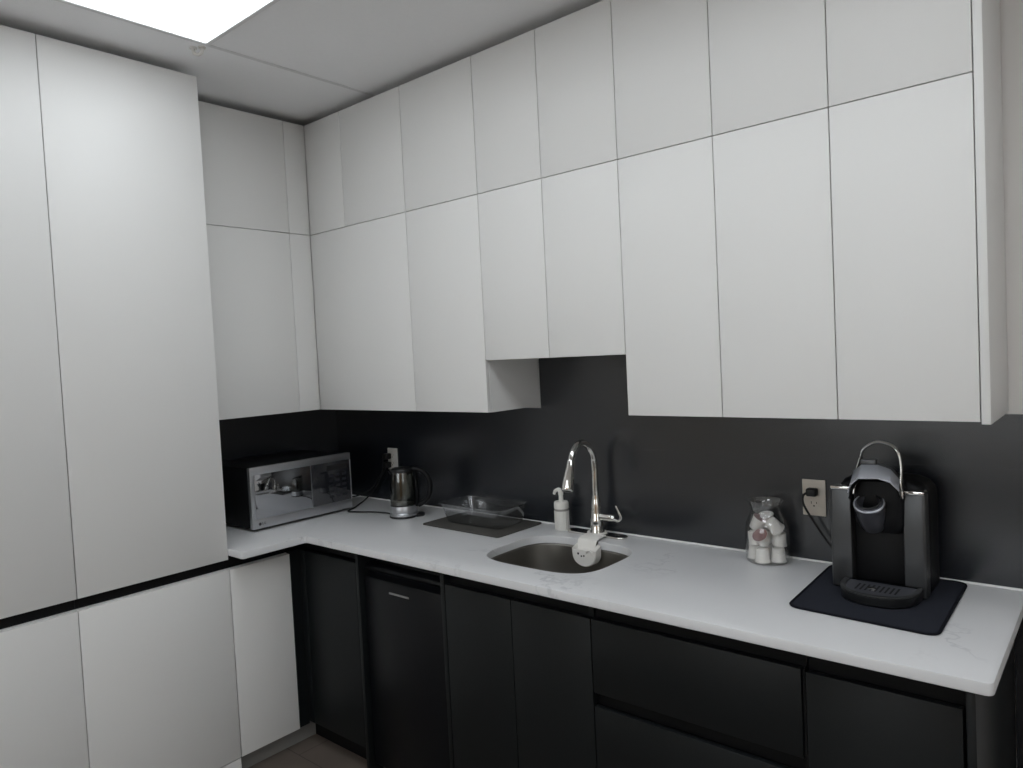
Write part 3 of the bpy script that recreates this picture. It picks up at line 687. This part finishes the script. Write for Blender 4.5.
fa = MB().loft([sh(LOW[1:-1], .985, 0, -.311), sh(LOW[1:-1], 1.0, .001, -.311), sh(UPP[1:-1], 1.005, .001, -.262)], cap0=False, cap1=False, closed=False)
fo = obj('lid_fascia', fa, lidsil, lo, sharp=5); fo['label'] = 'silver faceted fascia'
sm = fo.modifiers.new('thickness', 'SOLIDIFY'); sm.thickness = .0025; sm.offset = 1
part('lid_button', box(2.682, 2.722, -.258, -.236, 1.262, 1.2845, .004, 3), keurg, lo)
lp = MB().tube(smooth_path([(2.782, -.258, 1.185), (2.7775, -.245, 1.222), (2.7785, -.240, 1.262), (2.7735, -.238, 1.300), (2.757, -.238, 1.3225), (2.720, -.240, 1.3305), (2.688, -.240, 1.311), (2.6775, -.238, 1.283), (2.670, -.245, 1.250), (2.664, -.258, 1.190)], 6), .0085, 14, flat=((0, 1, 0), .5))
part('handle_loop', lp, chrome, t, 'polished metal loop handle')
cpts = [(2.469, -.040, 1.137), (2.459, -.052, 1.130), (2.457, -.050, 1.105), (2.470, -.040, 1.07), (2.496, -.034, 1.025), (2.525, -.032, .982), (2.560, -.030, .945), (2.600, -.024, .930), (2.66, -.0205, .928)]
cd = part('power_cord', MB().tube(smooth_path(cpts, 6), .0036, 8), cordm, t, 'black power cord from the outlet behind the machine')
part('plug', MB().box(2.4625, 2.4945, -.046, -.0165, 1.1255, 1.1505, .006, 3), cordm, cd)

# ------------------------------------------------------------------ camera
cam = bpy.data.cameras.new('camera'); co = bpy.data.objects.new('camera', cam); C.objects.link(co)
yaw, pit, rol, fpx = .7063, -.0402, -.0491, 726.45
fw = Vector((-math.sin(yaw) * math.cos(pit), math.cos(yaw) * math.cos(pit), math.sin(pit)))
rt = Vector((math.cos(yaw), math.sin(yaw), 0)); up = rt.cross(fw)
r2 = math.cos(rol) * rt + math.sin(rol) * up; u2 = -math.sin(rol) * rt + math.cos(rol) * up
Mc = Matrix((r2, u2, -fw)).transposed().to_4x4(); Mc.translation = Vector((3.2401, -2.3428, 1.6124))
co.matrix_world = Mc
cam.sensor_width = 36; cam.lens = fpx / 1023 * 36; cam.clip_start = .05
bpy.context.scene.camera = co

w = bpy.data.worlds.new('world'); bpy.context.scene.world = w; w.use_nodes = True
w.node_tree.nodes['Background'].inputs[0].default_value = (.93, .97, 1.0, 1); w.node_tree.nodes['Background'].inputs[1].default_value = 3.7
vs = bpy.context.scene.view_settings
vs.view_transform = 'Standard'; vs.look = 'None'; vs.exposure = 0.0; vs.gamma = 1; vs.use_curve_mapping = False
cy = bpy.context.scene.cycles
cy.use_denoising = True; cy.denoiser = 'OPENIMAGEDENOISE'; cy.max_bounces = 12; cy.transparent_max_bounces = 24
